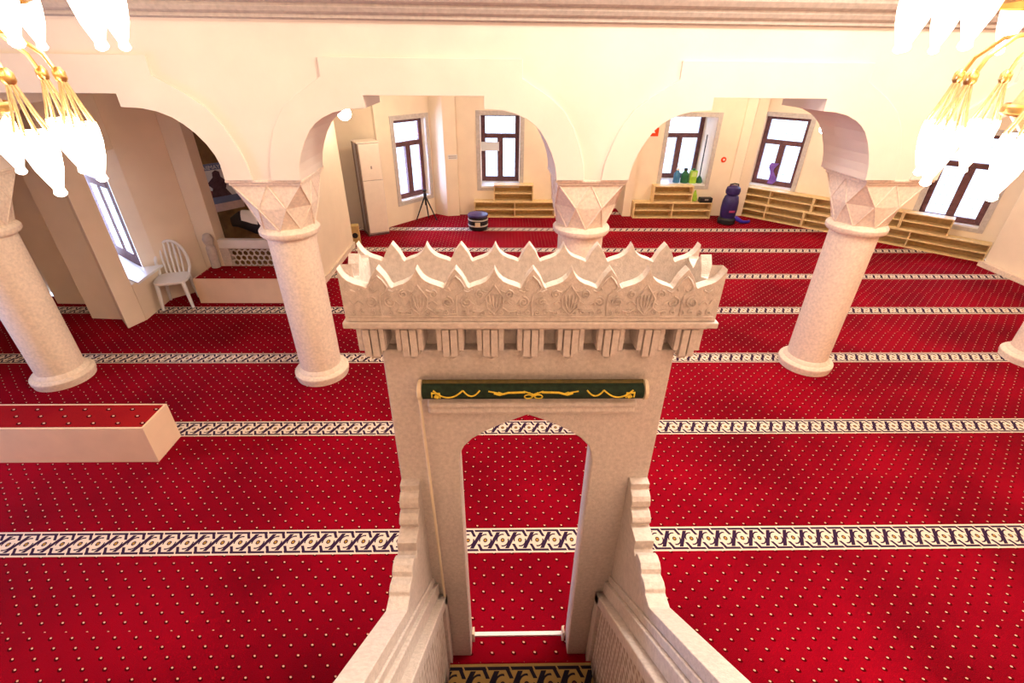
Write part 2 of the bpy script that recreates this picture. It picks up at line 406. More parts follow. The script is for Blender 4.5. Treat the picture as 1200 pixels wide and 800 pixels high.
# ------------------------------------------------------------------ minbar: gate, crown, steps, balustrades
GX, GF, GB = .095, 1.435, 1.55
mn = thing('marble_minbar', 'grey marble pulpit stair with arched gate and crested crown, centre of the view', 'minbar', (GX, 1.2, 0))
op = [(-.178,0),(-.178,1.50),(-.172,1.55),(-.155,1.59),(-.12,1.632),(-.07,1.668),(-.01,1.702),(.045,1.728),(.095,1.752),(.15,1.73),(.205,1.704),(.265,1.67),(.31,1.634),(.345,1.592),(.361,1.552),(.368,1.50),(.368,0)]
MB().prism([(-.425,0)]+op+[(.615,0),(.615,2.045),(-.425,2.045)], GF, GB).obj('gate_frame', M_marble, mn, bev=.006)
MB().box(-.177,.367,1.538,1.560,0,.012).obj('threshold', M_white, mn)
lt = MB().prism([(GF+.01,1.862),(GF,1.862),(GF-.045,1.838),(GF-.045,1.822),(GF-.028,1.816),(GF-.030,1.806),(GF-.034,1.796),(GF-.034,1.786),(GF-.012,1.768),(GF+.01,1.768)], -.275, .497, 'x'); lt.obj('lintel_moulding', M_marble, mn, bev=.006)
for sx in (-.176, .346): MB().box(sx, sx+.012, 1.51, 1.552, 0, .08).obj('plinth_block', M_stone, mn)
# crown
cr = MB()
cr.box(-.49,.68,1.37,1.61,2.163,2.178).box(-.512,.702,1.348,1.632,2.178,2.200).box(-.503,.693,1.357,1.623,2.2,2.21)
cr.box(-.425,.615,1.478,1.55,2.044,2.165)
crown = cr.obj('cornice', M_marble, mn, bev=.004)
def petal(kind, hw):
    t = 2.381
    if kind == 'n': return [(0,t),(.009,t-.012),(.020,t-.027),(.028,t-.043),(.033,t-.056),(.038,t-.063),(.043,t-.063)]
    return [(0,t),(.006,t-.014),(.014,t-.028),(.026,t-.040),(.042,t-.049),(.060,t-.055),(hw-.044,t-.061)]
def crest_line(tips, kinds, s):
    pts = []
    for i, (t, kd) in enumerate(zip(tips, kinds)):
        hw = s
        pr = petal(kd, hw)
        if i > 0: pts += [(t-x, z) for x, z in pr[::-1]]
        else: pts += [(t, pr[0][1])]
        if i < len(tips)-1: pts += [(t+x, z) for x, z in pr[(1 if i > 0 else 1):]]
    out = []
    for p in pts:
        if not out or p[0] > out[-1][0]+1e-5: out.append(p)
    return out
sp = .1192
tips = [GX+sp*i for i in range(-5, 6)]; kinds = ['w' if i % 2 else 'n' for i in range(-5, 6)]
top = crest_line(tips, kinds, sp)
for (ya, yb) in ((1.358,1.396),(1.586,1.622)):
    MB().prism([(tips[0],2.205)]+top+[(tips[-1],2.205)], ya, yb).obj('crest_panel', M_marble, mn, bev=.003)
ty = [1.358, 1.49, 1.622]
tops = crest_line(ty, ['w','n','w'], .132)
tops = [(min(max(y, 1.395), 1.587), z) for y, z in tops]
tops2 = []
for p in tops:
    if not tops2 or p[0] > tops2[-1][0]+1e-5: tops2.append(p)
for xa in (tips[0], tips[-1]-.036):
    MB().prism([(1.395,2.205)]+tops2+[(1.587,2.205)], xa, xa+.036, 'x').obj('crest_panel', M_marble, mn, bev=.003)
# carved relief on the frieze: palmettes under each tip, scrolls between
rl = MB(); yf = 1.3555
def spiral(cx, cz, r, s, turns=1.6, n=22):
    return [(cx+s*r*(1-.8*i/n)*math.cos(turns*2*PI*i/n+PI/2), yf, cz+r*(1-.8*i/n)*math.sin(turns*2*PI*i/n+PI/2)) for i in range(n+1)]
for i, x in enumerate(tips[1:-1]):
    if kinds[i+1] == 'n':
        rl.tube([(x-.020,yf,2.310),(x-.026,yf,2.322),(x-.013,yf,2.345),(x,yf,2.358),(x+.013,yf,2.345),(x+.026,yf,2.322),(x+.020,yf,2.310),(x,yf,2.295)], .0035, 6)
        rl.tube([(x,yf,2.295),(x-.003,yf,2.26),(x,yf,2.222)], .0035, 6)
        for s in (-1, 1): rl.tube(spiral(x+s*.030, 2.270, .020, s), .003, 6)
    else:
        rl.tube([(x,yf,2.226),(x-.024,yf,2.250),(x-.028,yf,2.285),(x,yf,2.328),(x+.028,yf,2.285),(x+.024,yf,2.250),(x,yf,2.226)], .0035, 6)
        for q in (-.6, -.2, .2, .6): rl.tube([(x,yf,2.235),(x+q*.022,yf,2.26),(x+q*.030,yf,2.295)], .0028, 6)
        for s in (-1, 1):
            rl.tube(spiral(x+s*.046, 2.298, .014, -s), .003, 6)
            rl.tube([(x+s*.026,yf,2.25),(x+s*.045,yf,2.236),(x+s*.07,yf,2.24)], .003, 6)
for i in range(40):
    x = tips[0]+.03+(tips[-1]-tips[0]-.06)*i/39
    rl.tube(spiral(x, 2.232+.004*(i % 2), .010, 1 if i % 2 else -1, 1.3, 14), .0024, 5)
for i in range(20):
    x = tips[0]+.045+(tips[-1]-tips[0]-.09)*i/19; q = 1 if i % 2 else -1
    rl.tube([(x-.02*q,yf,2.262),(x-.005*q,yf,2.274),(x+.01*q,yf,2.262),(x+.022*q,yf,2.278)], .0026, 5)
    rl.tube([(x-.014,yf,2.312),(x,yf,2.305),(x+.014,yf,2.314)], .0024, 5)
rl.tube([(tips[0]+.01,yf,2.219),(tips[-1]-.01,yf,2.219)], .003, 6)
rl.obj('carved_relief', M_marble2, crown, True)
# stalactite brackets below the cornice
def bracket(cx, yfr, m):
    b = MB()
    b.box(cx-.046, cx+.046, yfr+.022, 1.48, 2.075, 2.166)
    for dx, zb, dy, w in ((-.036,2.075,.010,.0085),(.036,2.075,.010,.0085),(-.0135,2.055,.002,.0115),(.0135,2.055,.002,.0115)):
        b.box(cx+dx-w, cx+dx+w, yfr+dy, 1.48, zb, 2.160)
    for w, z0, z1, dy in ((.030,2.052,2.086,.026),(.017,2.034,2.054,.034)): b.box(cx-w, cx+w, yfr+dy, 1.48, z0, z1)
    b.add([(cx-.017,yfr+.034,2.034),(cx+.017,yfr+.034,2.034),(cx+.017,1.45,2.034),(cx-.017,1.45,2.034),(cx,yfr+.05,2.016),(cx,1.44,2.016)],
          [(0,1,4),(1,2,5,4),(2,3,5),(3,0,4,5),(0,3,2,1)])
    return b.obj('bracket', m, crown, bev=.002)
for i in range(-4, 5):
    bracket(GX+.1355*i*(1.0 if abs(i) < 4 else .985), 1.372, M_marble)
for sx in (-1, 1):                                      # brackets along the two short sides
    for yb in (1.46, 1.54):
        b = MB(); x_in, x_out = GX+sx*.50, GX+sx*.575
        b.box(min(x_in,x_out), max(x_in,x_out), yb-.02, yb+.02, 2.06, 2.164).obj('bracket', M_marble, crown, bev=.004)
# balustrades
prof = [(1.436,0),(1.436,1.415),(1.396,1.415),(1.396,1.384),(1.384,1.384),(1.364,1.377),(1.352,1.360),(1.348,1.338),(1.358,1.318),(1.336,1.318),(1.316,1.306),(1.306,1.288),(1.318,1.262),
        (1.238,1.262),(1.238,1.214),(1.212,1.199),(1.206,1.232),(1.182,1.248),(1.150,1.250),(1.130,1.238),(1.122,1.218),(1.085,1.228),(1.062,1.220),(1.054,1.204),(1.0,1.206)]
prof += [(.6,1.588),(.1,2.065),(-.3,2.447),(-.3,1.2),(.25,0)]
for sgn in (-1, 1):
    xo = GX+sgn*.518; xi = GX+sgn*.440; xp = GX+sgn*.375
    bl = MB().prism(prof, min(xo,xi), max(xo,xi), 'x').obj('balustrade', M_marble, mn, bev=.003)
    # stepped mouldings along the slope on the passage side
    def off(d, y): return 1.206+(1.0-y)*.955-d
    st = MB()
    for d0, d1, x in ((.055,.10,xi-sgn*.012),(.10,.19,xi-sgn*.028)):
        pts = [(1.43,off(d1,1.43)),(1.43,off(d0,1.43)),(-.3,off(d0,-.3)),(-.3,off(d1,-.3))]
        st.prism(pts, min(x,xi), max(x,xi), 'x')
    st.obj('rail_moulding', M_marble, bl, bev=.004)
    pn = MB(); pn.prism([(1.428,0),(1.428,off(.19,1.43)),(-.3,off(.19,-.3)),(-.3,.3),(.3,0)], min(xp+sgn*.018,xi), max(xp+sgn*.018,xi), 'x'); pn.obj('lattice_panel', M_lattice, bl)
    fr = MB(); x = xp
    fr.prism([(1.43,.0),(1.43,off(.19,1.43)),(1.36,off(.19,1.36)),(1.36,0)], min(x,xi), max(x,xi), 'x')
    fr.prism([(1.43,off(.26,1.43)),(1.43,off(.19,1.43)),(-.3,off(.19,-.3)),(-.3,off(.26,-.3))], min(x,xi), max(x,xi), 'x')
    fr.obj('panel_frame', M_marble, bl, bev=.005)
# steps
for k in range(1, 8):
    y1 = 1.307-.22*(k-1)
    MB().box(GX-.374, GX+.374, y1-.24, y1, .18*(k-1) if k > 1 else 0, .18*k-.008).obj('step', M_marble, mn)
# runner carpet lying on the steps
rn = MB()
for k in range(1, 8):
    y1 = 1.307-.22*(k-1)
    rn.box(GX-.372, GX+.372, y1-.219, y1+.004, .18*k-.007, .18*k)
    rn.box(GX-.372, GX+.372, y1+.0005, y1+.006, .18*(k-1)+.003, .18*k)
tag(rn.obj('stair_runner', M_runner), 'carpet runner, its border darkened for shade, on the lowest step inside the gate', 'carpet')
# rolled gate curtain
rc = thing('rolled_curtain', 'rolled dark green gate curtain with gold embroidery above the arch', 'curtain', (.11,1.395,1.90))
cyc, czc, rr = 1.392, 1.904, .033
MB().lathe([(rr,-.395),(rr,.395)], (.11,cyc,czc), 28, axis='x').obj('curtain_roll', M_green, rc, True)
q = MB(); q.tube([(-.285,cyc+.002,czc+rr),(.505,cyc+.002,czc+rr)], .009, 8); q.obj('roll_highlight', M_olive, rc)  # olive tube stands in for the highlight along the roll
for x in (-.305, .505): MB().lathe([(.025,0),(.037,.004),(.037,.016),(.025,.020)], (x,cyc,czc), 24, axis='x').obj('end_cap', M_cream, rc, True)
em = MB()
def cylp(x, a, d=.0012): return (x, cyc-(rr+d)*math.cos(a), czc+(rr+d)*math.sin(a))      # a: angle up from the front
def swag(x0, x1, top, low, n=14): return [cylp(x0+(x1-x0)*i/n, top-(top-low)*math.sin(PI*i/n)) for i in range(n+1)]
for s in (-1, 1):
    f = lambda x: .11+s*x
    em.tube(swag(f(.355), f(.25), .55, -.30), .0030, 6); em.tube(swag(f(.25), f(.19), .55, -.10), .0030, 6)
    em.tube([cylp(f(.14), .25), cylp(f(.12), .05), cylp(f(.09), .30), cylp(f(.03), .35)], .004, 6)
    em.tube([cylp(f(.125), .35), cylp(f(.105), .15), cylp(f(.16), .45)], .0025, 6)
    em.tube([cylp(f(.36), .35), cylp(f(.36), -.3)], .0026, 6); em.tube([cylp(f(.36), .25), cylp(f(.332), .25), cylp(f(.332), -.4)], .003, 6)
    em.tube([cylp(f(.350), -.05), cylp(f(.338), -.3)], .0075, 6)
    em.tube([cylp(f(.018+.014*math.cos(t*.5)), -.22+.3*math.sin(t*.5)) for t in range(14)], .0026, 6)
    em.tube([cylp(f(0), .1), cylp(f(.02), .3), cylp(f(.035), .45)], .0026, 6)
em.tube([cylp(.095, .3), cylp(.11, -.1), cylp(.125, .3)], .003, 6)
em.obj('gold_embroidery', M_goldt, rc, True)
MB().tube([(-.300,1.385,1.875),(-.297,1.39,1.6),(-.293,1.395,1.2),(-.288,1.40,.7),(-.285,1.40,.30)], .0062, 8).lathe([(.003,0),(.008,.012),(.008,.03),(.003,.045)], (-.285,1.40,.26), 12).obj('pull_cord', M_cream, rc, True)

# ------------------------------------------------------------------ carpeted benches
def bench(x0, x1, y0, y1, h, label):
    e = thing('carpeted_bench', label, 'bench', ((x0+x1)/2, (y0+y1)/2, 0))
    b = MB().box(x0, x1, y0, y0+.02, 0, h).box(x0, x1, y1-.02, y1, 0, h).box(x1-.02, x1, y0+.02, y1-.02, 0, h).box(x0, x0+.02, y0+.02, y1-.02, 0, h).box(x0+.02, x1-.02, y0+.02, y1-.02, .02, h-.02)
    b.obj('bench_box', M_box, e)
    MB().box(x0+.021, x1-.021, y0+.021, y1-.021, h-.02, h+.004).obj('carpet_top', M_plat, e)
bench(-5.9, -2.878, 2.98, 3.30, .362, 'low cream bench with red carpet top at left foreground')
bench(-4.16, -2.72, 6.01, 6.495, .354, 'low cream bench with red carpet top beside the white chair')

# pierced marble screen and its post
e = thing('pierced_screen', 'pale marble pierced screen with hexagon holes behind the rear bench', 'screen', (-3.35,6.55,.30))
s = MB()
nx, nz = 11, 4; x0, x1, z0, z1 = -3.85, -2.97, .315, .60
r = .036
for iz in range(nz+1):
    for ix in range(nx+1):
        cx = x0+(x1-x0)*(ix+(.5 if iz % 2 else 0))/nx; cz = z0+(z1-z0)*iz/nz
        if cx > x1+.01: continue
        hexo = [(cx+r*1.28*math.cos(PI/6+PI/3*i), 6.545, cz+r*1.28*math.sin(PI/6+PI/3*i)) for i in range(6)]
        s.tube(hexo+[hexo[0]], .0125, 6, False)
s.box(x0-.02, x1+.02, 6.53, 6.56, .30, .318).box(x0-.02, x1+.02, 6.53, 6.56, .592, .61)
s.obj('screen_panel', M_marble, e)
MB().box(-3.98, -2.96, 6.50, 6.60, .61, .73).obj('top_rail', M_paper, e, bev=.01)
MB().box(-3.98, -3.86, 6.51, 6.59, .30, .61).obj('side_stile', M_marble, e)
MB().box(-3.86, -2.96, 6.60, 6.62, .30, .72).obj('backing', M_brown, e)
tag(MB().lathe([(.06,.065),(.06,.35),(.045,.38),(.06,.42),(.07,.47),(.05,.53),(.02,.55)], (-4.05,6.43,.30), 20).obj('screen_post', M_trimgrey), 'short rounded stone post at left end of the pierced screen', 'post')
# bundle on the ledge behind the screen
e = thing('duffel_bag', 'dark bag with a white band lying on the ledge behind the pierced screen', 'bag', (-3.3,6.72,.73))
m = MB(); rings = []
for i in range(13):
    t = i/12; rad = .17*math.sin(PI*min(max(t,.04),.96))**.45
    rings.append([(-3.86+.80*t, 6.80+.5*rad*math.cos(a)*1.0, .90+(.03*math.sin(9*t))+rad*math.sin(a)) for a in [2*PI*k/14 for k in range(14)]])
m.loft(rings); m.obj('bag_body', M_black, e, True)
m = MB(); rings = []
for t in (.22,.30,.40,.5):
    rad = .176*math.sin(PI*t)**.45
    rings.append([(-3.86+.80*t, 6.80+.5*rad*math.cos(a), .90+(.03*math.sin(9*t))+rad*math.sin(a)) for a in [PI*.42+PI*.55*k/5 for k in range(6)]])
b = MB(); 
for j in range(3):
    for k in range(5): b.add([rings[j][k], rings[j][k+1], rings[j+1][k+1], rings[j+1][k]], [(0,1,2,3)])
b.obj('white_band', M_paper, e, True)
m = MB(); m.box(-3.66,-2.9,6.62,6.98,.70,.73); m.obj('trim_6', M_brown, kind='structure')

# banner on the panelling
PB = Vector((-4.6,6.75,0)); tb = Vector((1.6,1.99,0)).normalized(); nb = Vector((tb.y,-tb.x,0))
pl = PB + nb*.012
A, B_, Dd = on(236,193,pl,nb), on(270,193,pl,nb), on(247,250,pl,nb)
def loc(P): v = P-PB; return v.dot(tb), P.z
uA, zA = loc(A); uB, zB = loc(B_); uD, zD = loc(Dd)
u0, u1, zt, zb = (uA+uD)/2-.01, (uA+uD)/2+.47, zA, zD
e = thing('hanging_banner', 'upright printed banner with dark figure on the brown panelling', 'banner', tuple(PB+tb*((u0+u1)/2)+nb*.012+Vector((0,0,zb))))
tfb = lambda p: PB + tb*p[0] + nb*(.012+p[1]) + Vector((0,0,p[2]))
hh = zt-zb
MB(tfb).box(u0, u1, 0, .004, zb, zt).obj('banner_sheet', M_paper, e)
MB(tfb).box(u0, u1, .004, .006, zt-.13*hh, zt).obj('title_band', M_slate, e)
MB(tfb).box(u0, u1, .004, .006, zb+.17*hh, zb+.31*hh).obj('blue_band', M_slate, e)
MB(tfb).box(u0, u1, .004, .006, zb, zb+.17*hh).obj('pink_band', M_pink, e)
fg = MB(tfb); uc = u0+.20
fg.prism([(uc-.14,zb+.31*hh),(uc-.10,zb+.5*hh),(uc-.16,zb+.60*hh),(uc-.06,zb+.72*hh),(uc-.05,zb+.82*hh),(uc,zb+.86*hh),(uc+.05,zb+.82*hh),(uc+.05,zb+.72*hh),(uc+.12,zb+.60*hh),(uc+.08,zb+.46*hh),(uc+.14,zb+.31*hh)], .004, .007)
fg.obj('printed_figure', mat('print_dark', (.10,.05,.06), .8, .3, 20), e)
fg = MB(tfb); fg.prism([(u0,zb+.31*hh),(u0,zb+.48*hh),(u0+.12,zb+.44*hh),(u0+.16,zb+.31*hh)], .004, .006); fg.obj('printed_patch', mat('print_red', (.25,.06,.06), .8, .2, 20), e)
def text(s, tf_origin, t, up, size, m, parent, name='lettering'):
    cu = bpy.data.curves.new(name, 'FONT'); cu.body = s; cu.size = size; cu.extrude = .001; cu.align_x = 'CENTER'
    tmp = bpy.data.objects.new(name, cu); me = bpy.data.meshes.new_from_object(tmp); bpy.data.objects.remove(tmp)
    nrm = t.cross(up); R_ = Matrix((t, up, nrm)).transposed()
    off = world_loc(parent) if parent is not None else Vector((0,0,0))
    for v in me.vertices: v.co = R_ @ v.co + tf_origin - off
    me.materials.append(m); o = bpy.data.objects.new(name, me); C.objects.link(o)
    if parent is not None: o.parent = parent
    return o
text('AIL', PB+tb*(u0+.085)+nb*.020+Vector((0,0,zt-.115*hh)), tb, Vector((0,0,1)), .078, M_paper, e)
text('MAYA', PB+tb*(u0+.225)+nb*.020+Vector((0,0,zt-.115*hh)), tb, Vector((0,0,1)), .078, M_paper, e)

# ------------------------------------------------------------------ plastic chair
e = thing('plastic_chair', 'white plastic chair with rounded slatted back near the left wall', 'chair', (-4.405,5.99,0), .30)
L = dict(local=True)
m = MB(); n = 20
def sring(z, k): return [(  .20*k*math.copysign(abs(math.cos(t))**.6, math.cos(t)), -.01+.20*k*math.copysign(abs(math.sin(t))**.6, math.sin(t)), z) for t in [2*PI*i/n for i in range(n)]]
m.loft([sring(.355,.96), sring(.365,1.0), sring(.385,1.0), sring(.392,.97)]); m.obj('seat', M_white, e, True, **L)
bk = MB(); P = []
for i in range(25):
    t = PI*1.16*i/24-.08*PI
    P.append((-.19*math.cos(t)*(1 if i else 1), .19+.10*max(0,math.sin(t)), .52+.28*math.sin(t)))
P = [(-.17,.12,.385)]+P+[(.17,.12,.385)]
bk.tube(P, .019, 10); bk.obj('back_frame', M_white, e, True, **L)
for x in (-.11,-.055,0,.055,.11):
    zt_ = .52+.27*math.sqrt(max(0,1-(x/.19)**2))
    MB().tube([(x*.9,.175,.39),(x,.215,.55),(x,.19+.10*(zt_-.52)/.28,zt_)], .013, 8).obj('back_slat', M_white, e, True, **L)
for sx in (-1,1):
    for sy in (-1,1):
        MB().tube([(sx*.15,sy*.15,.37),(sx*.16,sy*.16,.2),(sx*.175,sy*.175,.002)], [.028,.024,.019], 8).obj('leg', M_white, e, True, **L)

# ------------------------------------------------------------------ tall cabinet air conditioner
fl = Vector((-2.535,8.90,0)); ph = .50
wA, dA, hA = .395, .40, 1.67
e = thing('air_conditioner', 'tall floor standing air conditioner in the far left corner', 'air conditioner', tuple(fl), ph)
MB().box(.012, wA, .012, dA, .03, hA-.02).obj('cabinet', M_lilac, e, bev=.008, **L)
MB().box(-.004, wA+.006, -.006, dA+.004, hA-.02, hA).obj('top_cover', M_acw, e, bev=.006, **L)
MB().box(.02, wA-.01, -.018, .012, .06, 1.015).obj('lower_panel', M_acw, e, bev=.008, **L)
MB().box(.02, wA-.01, -.018, .012, 1.025, hA-.03).obj('upper_panel', M_acw, e, bev=.008, **L)
MB().box(.19, .215, -.024, -.017, 1.22, 1.27).obj('control_knob', M_grey, e, **L)
MB().box(0, wA, 0, dA, 0, .03).obj('plinth', M_wood, e, **L)
MB().box(-.002,.012,-.004,.02,.03,hA-.02).box(.006,.012,.10,.125,.03,hA-.02).box(.006,.012,.33,.40,.03,hA-.02).obj('side_groove', mat('groove_brown', (.25,.17,.13), .7), e, **L)
# small wooden speaker box
e = thing('speaker_box', 'small ochre wooden box with a dark round opening beside the air conditioner', 'speaker', (-2.66,8.44,0), .25)
MB().box(-.08,.08,0,.16,0,.34).obj('box_body', M_oakd, e, bev=.006, **L)
MB().lathe([(.05,0),(.05,.006)], (0,0,0), 20).obj('speaker_cone', M_black, e, **L)
sc_ = [c for c in e.children if c.name.startswith('speaker_cone')][0]; sc_.rotation_euler = (PI/2,0,0); sc_.location = (0,.0,.17)

# tripod
e = thing('tripod_stand', 'black folding tripod stand below the far left window', 'tripod', (-1.60,10.06,0))
for i, a in enumerate((-2.7,-.35,1.4)):
    rad = .23 if i < 2 else .14
    MB().tube([(0,0,.50),(rad*math.cos(a),rad*math.sin(a)*.8,.003)], [.016,.012], 8).obj('leg', M_black, e, True, **L)
MB().tube([(0,0,.30),(0,0,.58)], .014, 8).lathe([(.03,.48),(.034,.50),(.034,.53),(.02,.55)], n=12).obj('centre_post', M_black, e, True, **L)
MB().box(-.035,.035,-.03,.03,.575,.615).obj('head', M_black, e, bev=.006, **L)
# bin
e = thing('round_bin', 'dark round bin with violet lid on the carpet before the oak shelves', 'bin', (-.485,9.42,0))
MB().lathe([(.165,0),(.185,.02),(.195,.14),(.190,.27)], n=28).obj('bin_body', M_black, e, True, **L)
for z in (.08,.19): MB().lathe([(.190,z),(.2,z+.006),(.2,z+.024),(.192,z+.03)], n=28).obj('band', M_trimgrey, e, True, **L)
MB().lathe([(.20,.265),(.205,.28),(.195,.305),(.12,.318),(.0,.32)], n=28, cap=False).obj('lid', M_navy, e, True, **L)
MB().box(-.05,.05,-.206,-.198,.10,.18).obj('clasp', M_cream, e, **L)
# vacuum cleaner
e = thing('vacuum_cleaner', 'dark violet upright vacuum cleaner standing before the right wall shelves', 'vacuum cleaner', (4.71,9.86,0))
MB().lathe([(.12,.0),(.17,.02),(.18,.10),(.15,.14)], n=20).obj('base', M_black, e, True, **L)
MB().lathe([(.14,.12),(.155,.2),(.165,.32),(.160,.46),(.135,.56),(.10,.60)], n=22).obj('tank', M_navy, e, True, **L)
MB().lathe([(.10,.59),(.135,.62),(.145,.68),(.13,.74),(.07,.78)], n=20).obj('motor_head', M_navy, e, True, **L)
MB().tube([(-.09,0,.75),(-.08,0,.80),(0,0,.815),(.08,0,.80),(.09,0,.75)], .014, 8).obj('handle', M_black, e, True, **L)
MB().box(-.06,.06,-.172,-.160,.27,.31).obj('badge', mat('plum_badge', (.35,.05,.15), .5), e, **L)
MB().tube([(.14,-.05,.14),(.22,-.08,.10),(.32,-.04,.045),(.46,.0,.035),(.52,.06,.032)], [.045,.042,.035,.03,.028], 10).obj('hose', M_blue, e, True, **L)

# ------------------------------------------------------------------ oak shelf units
def shelf_unit(name, label, loc, rot, length, h, divs, d=.23, group='oak book shelves along the far walls'):
    e = thing('oak_shelf', label, 'shelf', loc, rot, group)
    t = .02
    MB().box(0, length, 0, d, h-t, h).obj('top_board', M_oak, e, **L)
    MB().box(0, length, 0, d, 0, t).obj('bottom_board', M_oak, e, **L)
    MB().box(t, length-t, .004, d-.01, h/2-t/2, h/2+t/2).obj('shelf_board', M_oak, e, **L)
    for x in (0, length-t): MB().box(x, x+t, .002, d, t, h-t).obj('side_board', M_oak, e, **L)
    for x in divs: MB().box(x-t/2, x+t/2, .002, d-.01, t, h-t).obj('divider', M_oak, e, **L)
    MB().box(t, length-t, d-.012, d-.002, t, h-t).obj('back_board', M_oakd, e, **L)
    return e
shelf_unit('', 'long low oak shelf below the middle back window', (-.60,10.215,0), 0, 1.73, .335, [.865])
shelf_unit('', 'short oak shelf stacked on top below the middle back window', (-.18,10.215,.335), 0, .83, .345, [])
shelf_unit('', 'long low oak shelf left of the violet vacuum cleaner', (2.82,10.21,0), 0, 1.68, .335, [.84])
shelf_unit('', 'short oak shelf stacked near the green bottles', (3.20,10.21,.335), 0, .84, .345, [])
angR = math.atan2(TR[1], TR[0]); PS = Vector((5.2,10.55,0)); tR3 = Vector((*TR,0))
for (s0, s1, z, h, dv, lb) in ((-.12,1.34,0,.31,[.72],'lower oak shelf on the right oblique wall next to the violet vacuum cleaner'),
    (1.345,2.24,0,.31,[],'lower oak shelf on the right oblique wall hidden behind the right column'),
    (2.245,4.245,0,.31,[.88],'lower oak shelf on the right oblique wall ending at the far right pier'),
    (-.17,1.435,.31,.31,[.78],'upper oak shelf below the right window with a violet cloth'),
    (1.44,2.915,.31,.31,[.74],'upper oak shelf partly hidden behind the right column capital'),
    (2.92,3.64,.31,.31,[],'upper short oak shelf below the rightmost window')):
    P = PS + tR3*s0; shelf_unit('', lb, (P.x,P.y,z), angR, s1-s0, h, dv)

# ------------------------------------------------------------------ small things by the windows
def bottle(name, label, x, y, z, m, h, r, capm):
    e = thing(name, label, 'bottle', (x,y,z), 0)
    MB().lathe([(r*.9,0),(r,.01),(r,h*.6),(r*.45,h*.78),(r*.4,h*.86)], n=18).obj('bottle_body', m, e, True, **L)
    MB().lathe([(r*.45,h*.85),(r*.5,h*.87),(r*.45,h)], n=14).obj('cap', capm, e, True, **L)
zs = .672
bottle('cleaning_bottle', 'teal bottle on the sill of the window behind the vacuum cleaner', 3.77, 10.62, zs, M_teal, .30, .07, M_white)
bottle('cleaning_bottle', 'dark green bottle on the sill between the teal bottle and lime carton', 3.935, 10.60, zs, M_dkgreen, .30, .08, M_black)
e = thing('cleaning_carton', 'lime green carton on the sill beside the leaning mop', 'carton', (4.10,10.58,zs))
MB().box(-.07,.07,-.06,.06,0,.26).obj('carton_body', M_lime, e, bev=.006, **L)
MB().box(-.045,.045,-.064,-.058,.14,.24).obj('label_patch', mat('pale_lime', (.55,.7,.25), .6), e, **L)
MB().lathe([(.03,.26),(.03,.30)], n=12).obj('cap', M_dkgreen, e, **L)
e = thing('mop', 'dark mop handle leaning in the window niche beside the lime carton', 'mop', (4.255,10.60,zs))
MB().tube([(0,0,.10),(.04,.12,.95)], .012, 8).obj('handle', M_black, e, True, **L)
MB().lathe([(.07,0),(.075,.04),(.05,.10),(.02,.14)], n=14).obj('mop_head', M_dkgreen, e, True, **L)
e = thing('lime_cloth', 'crumpled lime and dark cloth beside the stacked oak shelf', 'cloth', (4.125,10.33,.335))
m = MB(); rings = []
for i in range(7):
    t = i/6; rr_ = .062*(1-t*.75)
    rings.append([(rr_*math.cos(a)*(1+.25*math.sin(3*a+i)), .8*rr_*math.sin(a)*(1+.2*math.cos(4*a+i)), .02+.22*t) for a in [2*PI*k/14 for k in range(14)]])
m.loft(rings); m.obj('cloth_folds', M_lime, e, True, **L)
e = thing('black_case', 'low black case lying on the oak shelf left of the vacuum cleaner', 'case', (4.355,10.26,.336))
MB().box(-.135,.135,-.04,.09,0,.10).obj('case_body', M_black, e, bev=.012, **L)
MB().box(-.04,.04,-.05,-.04,.05,.08).obj('handle', M_grey, e, bev=.004, **L)
# violet cloth on the mullion of the right window
tfr = lambda p: Vector((*PR,0)) + tR3*p[0] - Vector((*NR,0))*p[1] + Vector((0,0,p[2]))
m = MB(tfr)
pts = []
for i in range(9):
    z = .68+.42*i/8; pts.append((.43+.035*math.sin(i*.8), .105+.012*math.sin(i*1.7), z))
for i in range(8):
    a, b = pts[i], pts[i+1]; w0, w1 = .055+.02*math.sin(i), .055+.02*math.sin(i+1)
    m.add([(a[0]-w0,a[1],a[2]),(a[0]+w0,a[1]+.01,a[2]),(b[0]+w1,b[1]+.01,b[2]),(b[0]-w1,b[1],b[2]),(a[0]-w0,a[1]+.012,a[2]),(a[0]+w0,a[1]+.022,a[2]),(b[0]+w1,b[1]+.022,b[2]),(b[0]-w1,b[1]+.012,b[2])],
          [(0,1,2,3),(4,7,6,5),(0,3,7,4),(1,5,6,2),(0,4,5,1),(3,2,6,7)])
tag(m.obj('violet_cloth', M_purple), 'violet cloth hanging on the middle bar of the right window', 'cloth')
# notices
tag(MB().box(-.49,-.07,10.925,10.94,1.24,1.42).obj('paper_notice', M_paper), 'blank white sheet across the left casement of the middle back window', 'notice')
e = thing('fire_sign', 'orange red sign high on the back wall by the arch', 'sign', (3.06,10.44,1.62))
MB().box(-.15,.11,-.008,.008,0,.16).obj('sign_plate', M_red, e, **L)
MB().prism([(-.10,.06),(.05,.06),(-.02,.15)], -.010, -.008).obj('white_mark', M_paper, e, **L)
e = thing('mounted_alarm_button', 'small round red alarm button on the back wall above the vacuum cleaner', 'alarm', (4.63,10.45,1.175))
MB().lathe([(.055,0),(.055,.012),(.03,.02)], n=20, axis='x').obj('button_ring', M_red, e, True, **L).rotation_euler = (0,0,-PI/2)
MB().lathe([(.022,.018),(.018,.028)], n=16, axis='x').obj('button', M_paper, e, True, **L).rotation_euler = (0,0,-PI/2)
e = thing('wall_notice', 'small grey lettered notice on the pier left of the middle back window', 'notice', (-1.02,10.352,1.16))
MB().box(-.10,.10,-.004,.004,0,.09).obj('notice_plate', M_paper, e, **L)
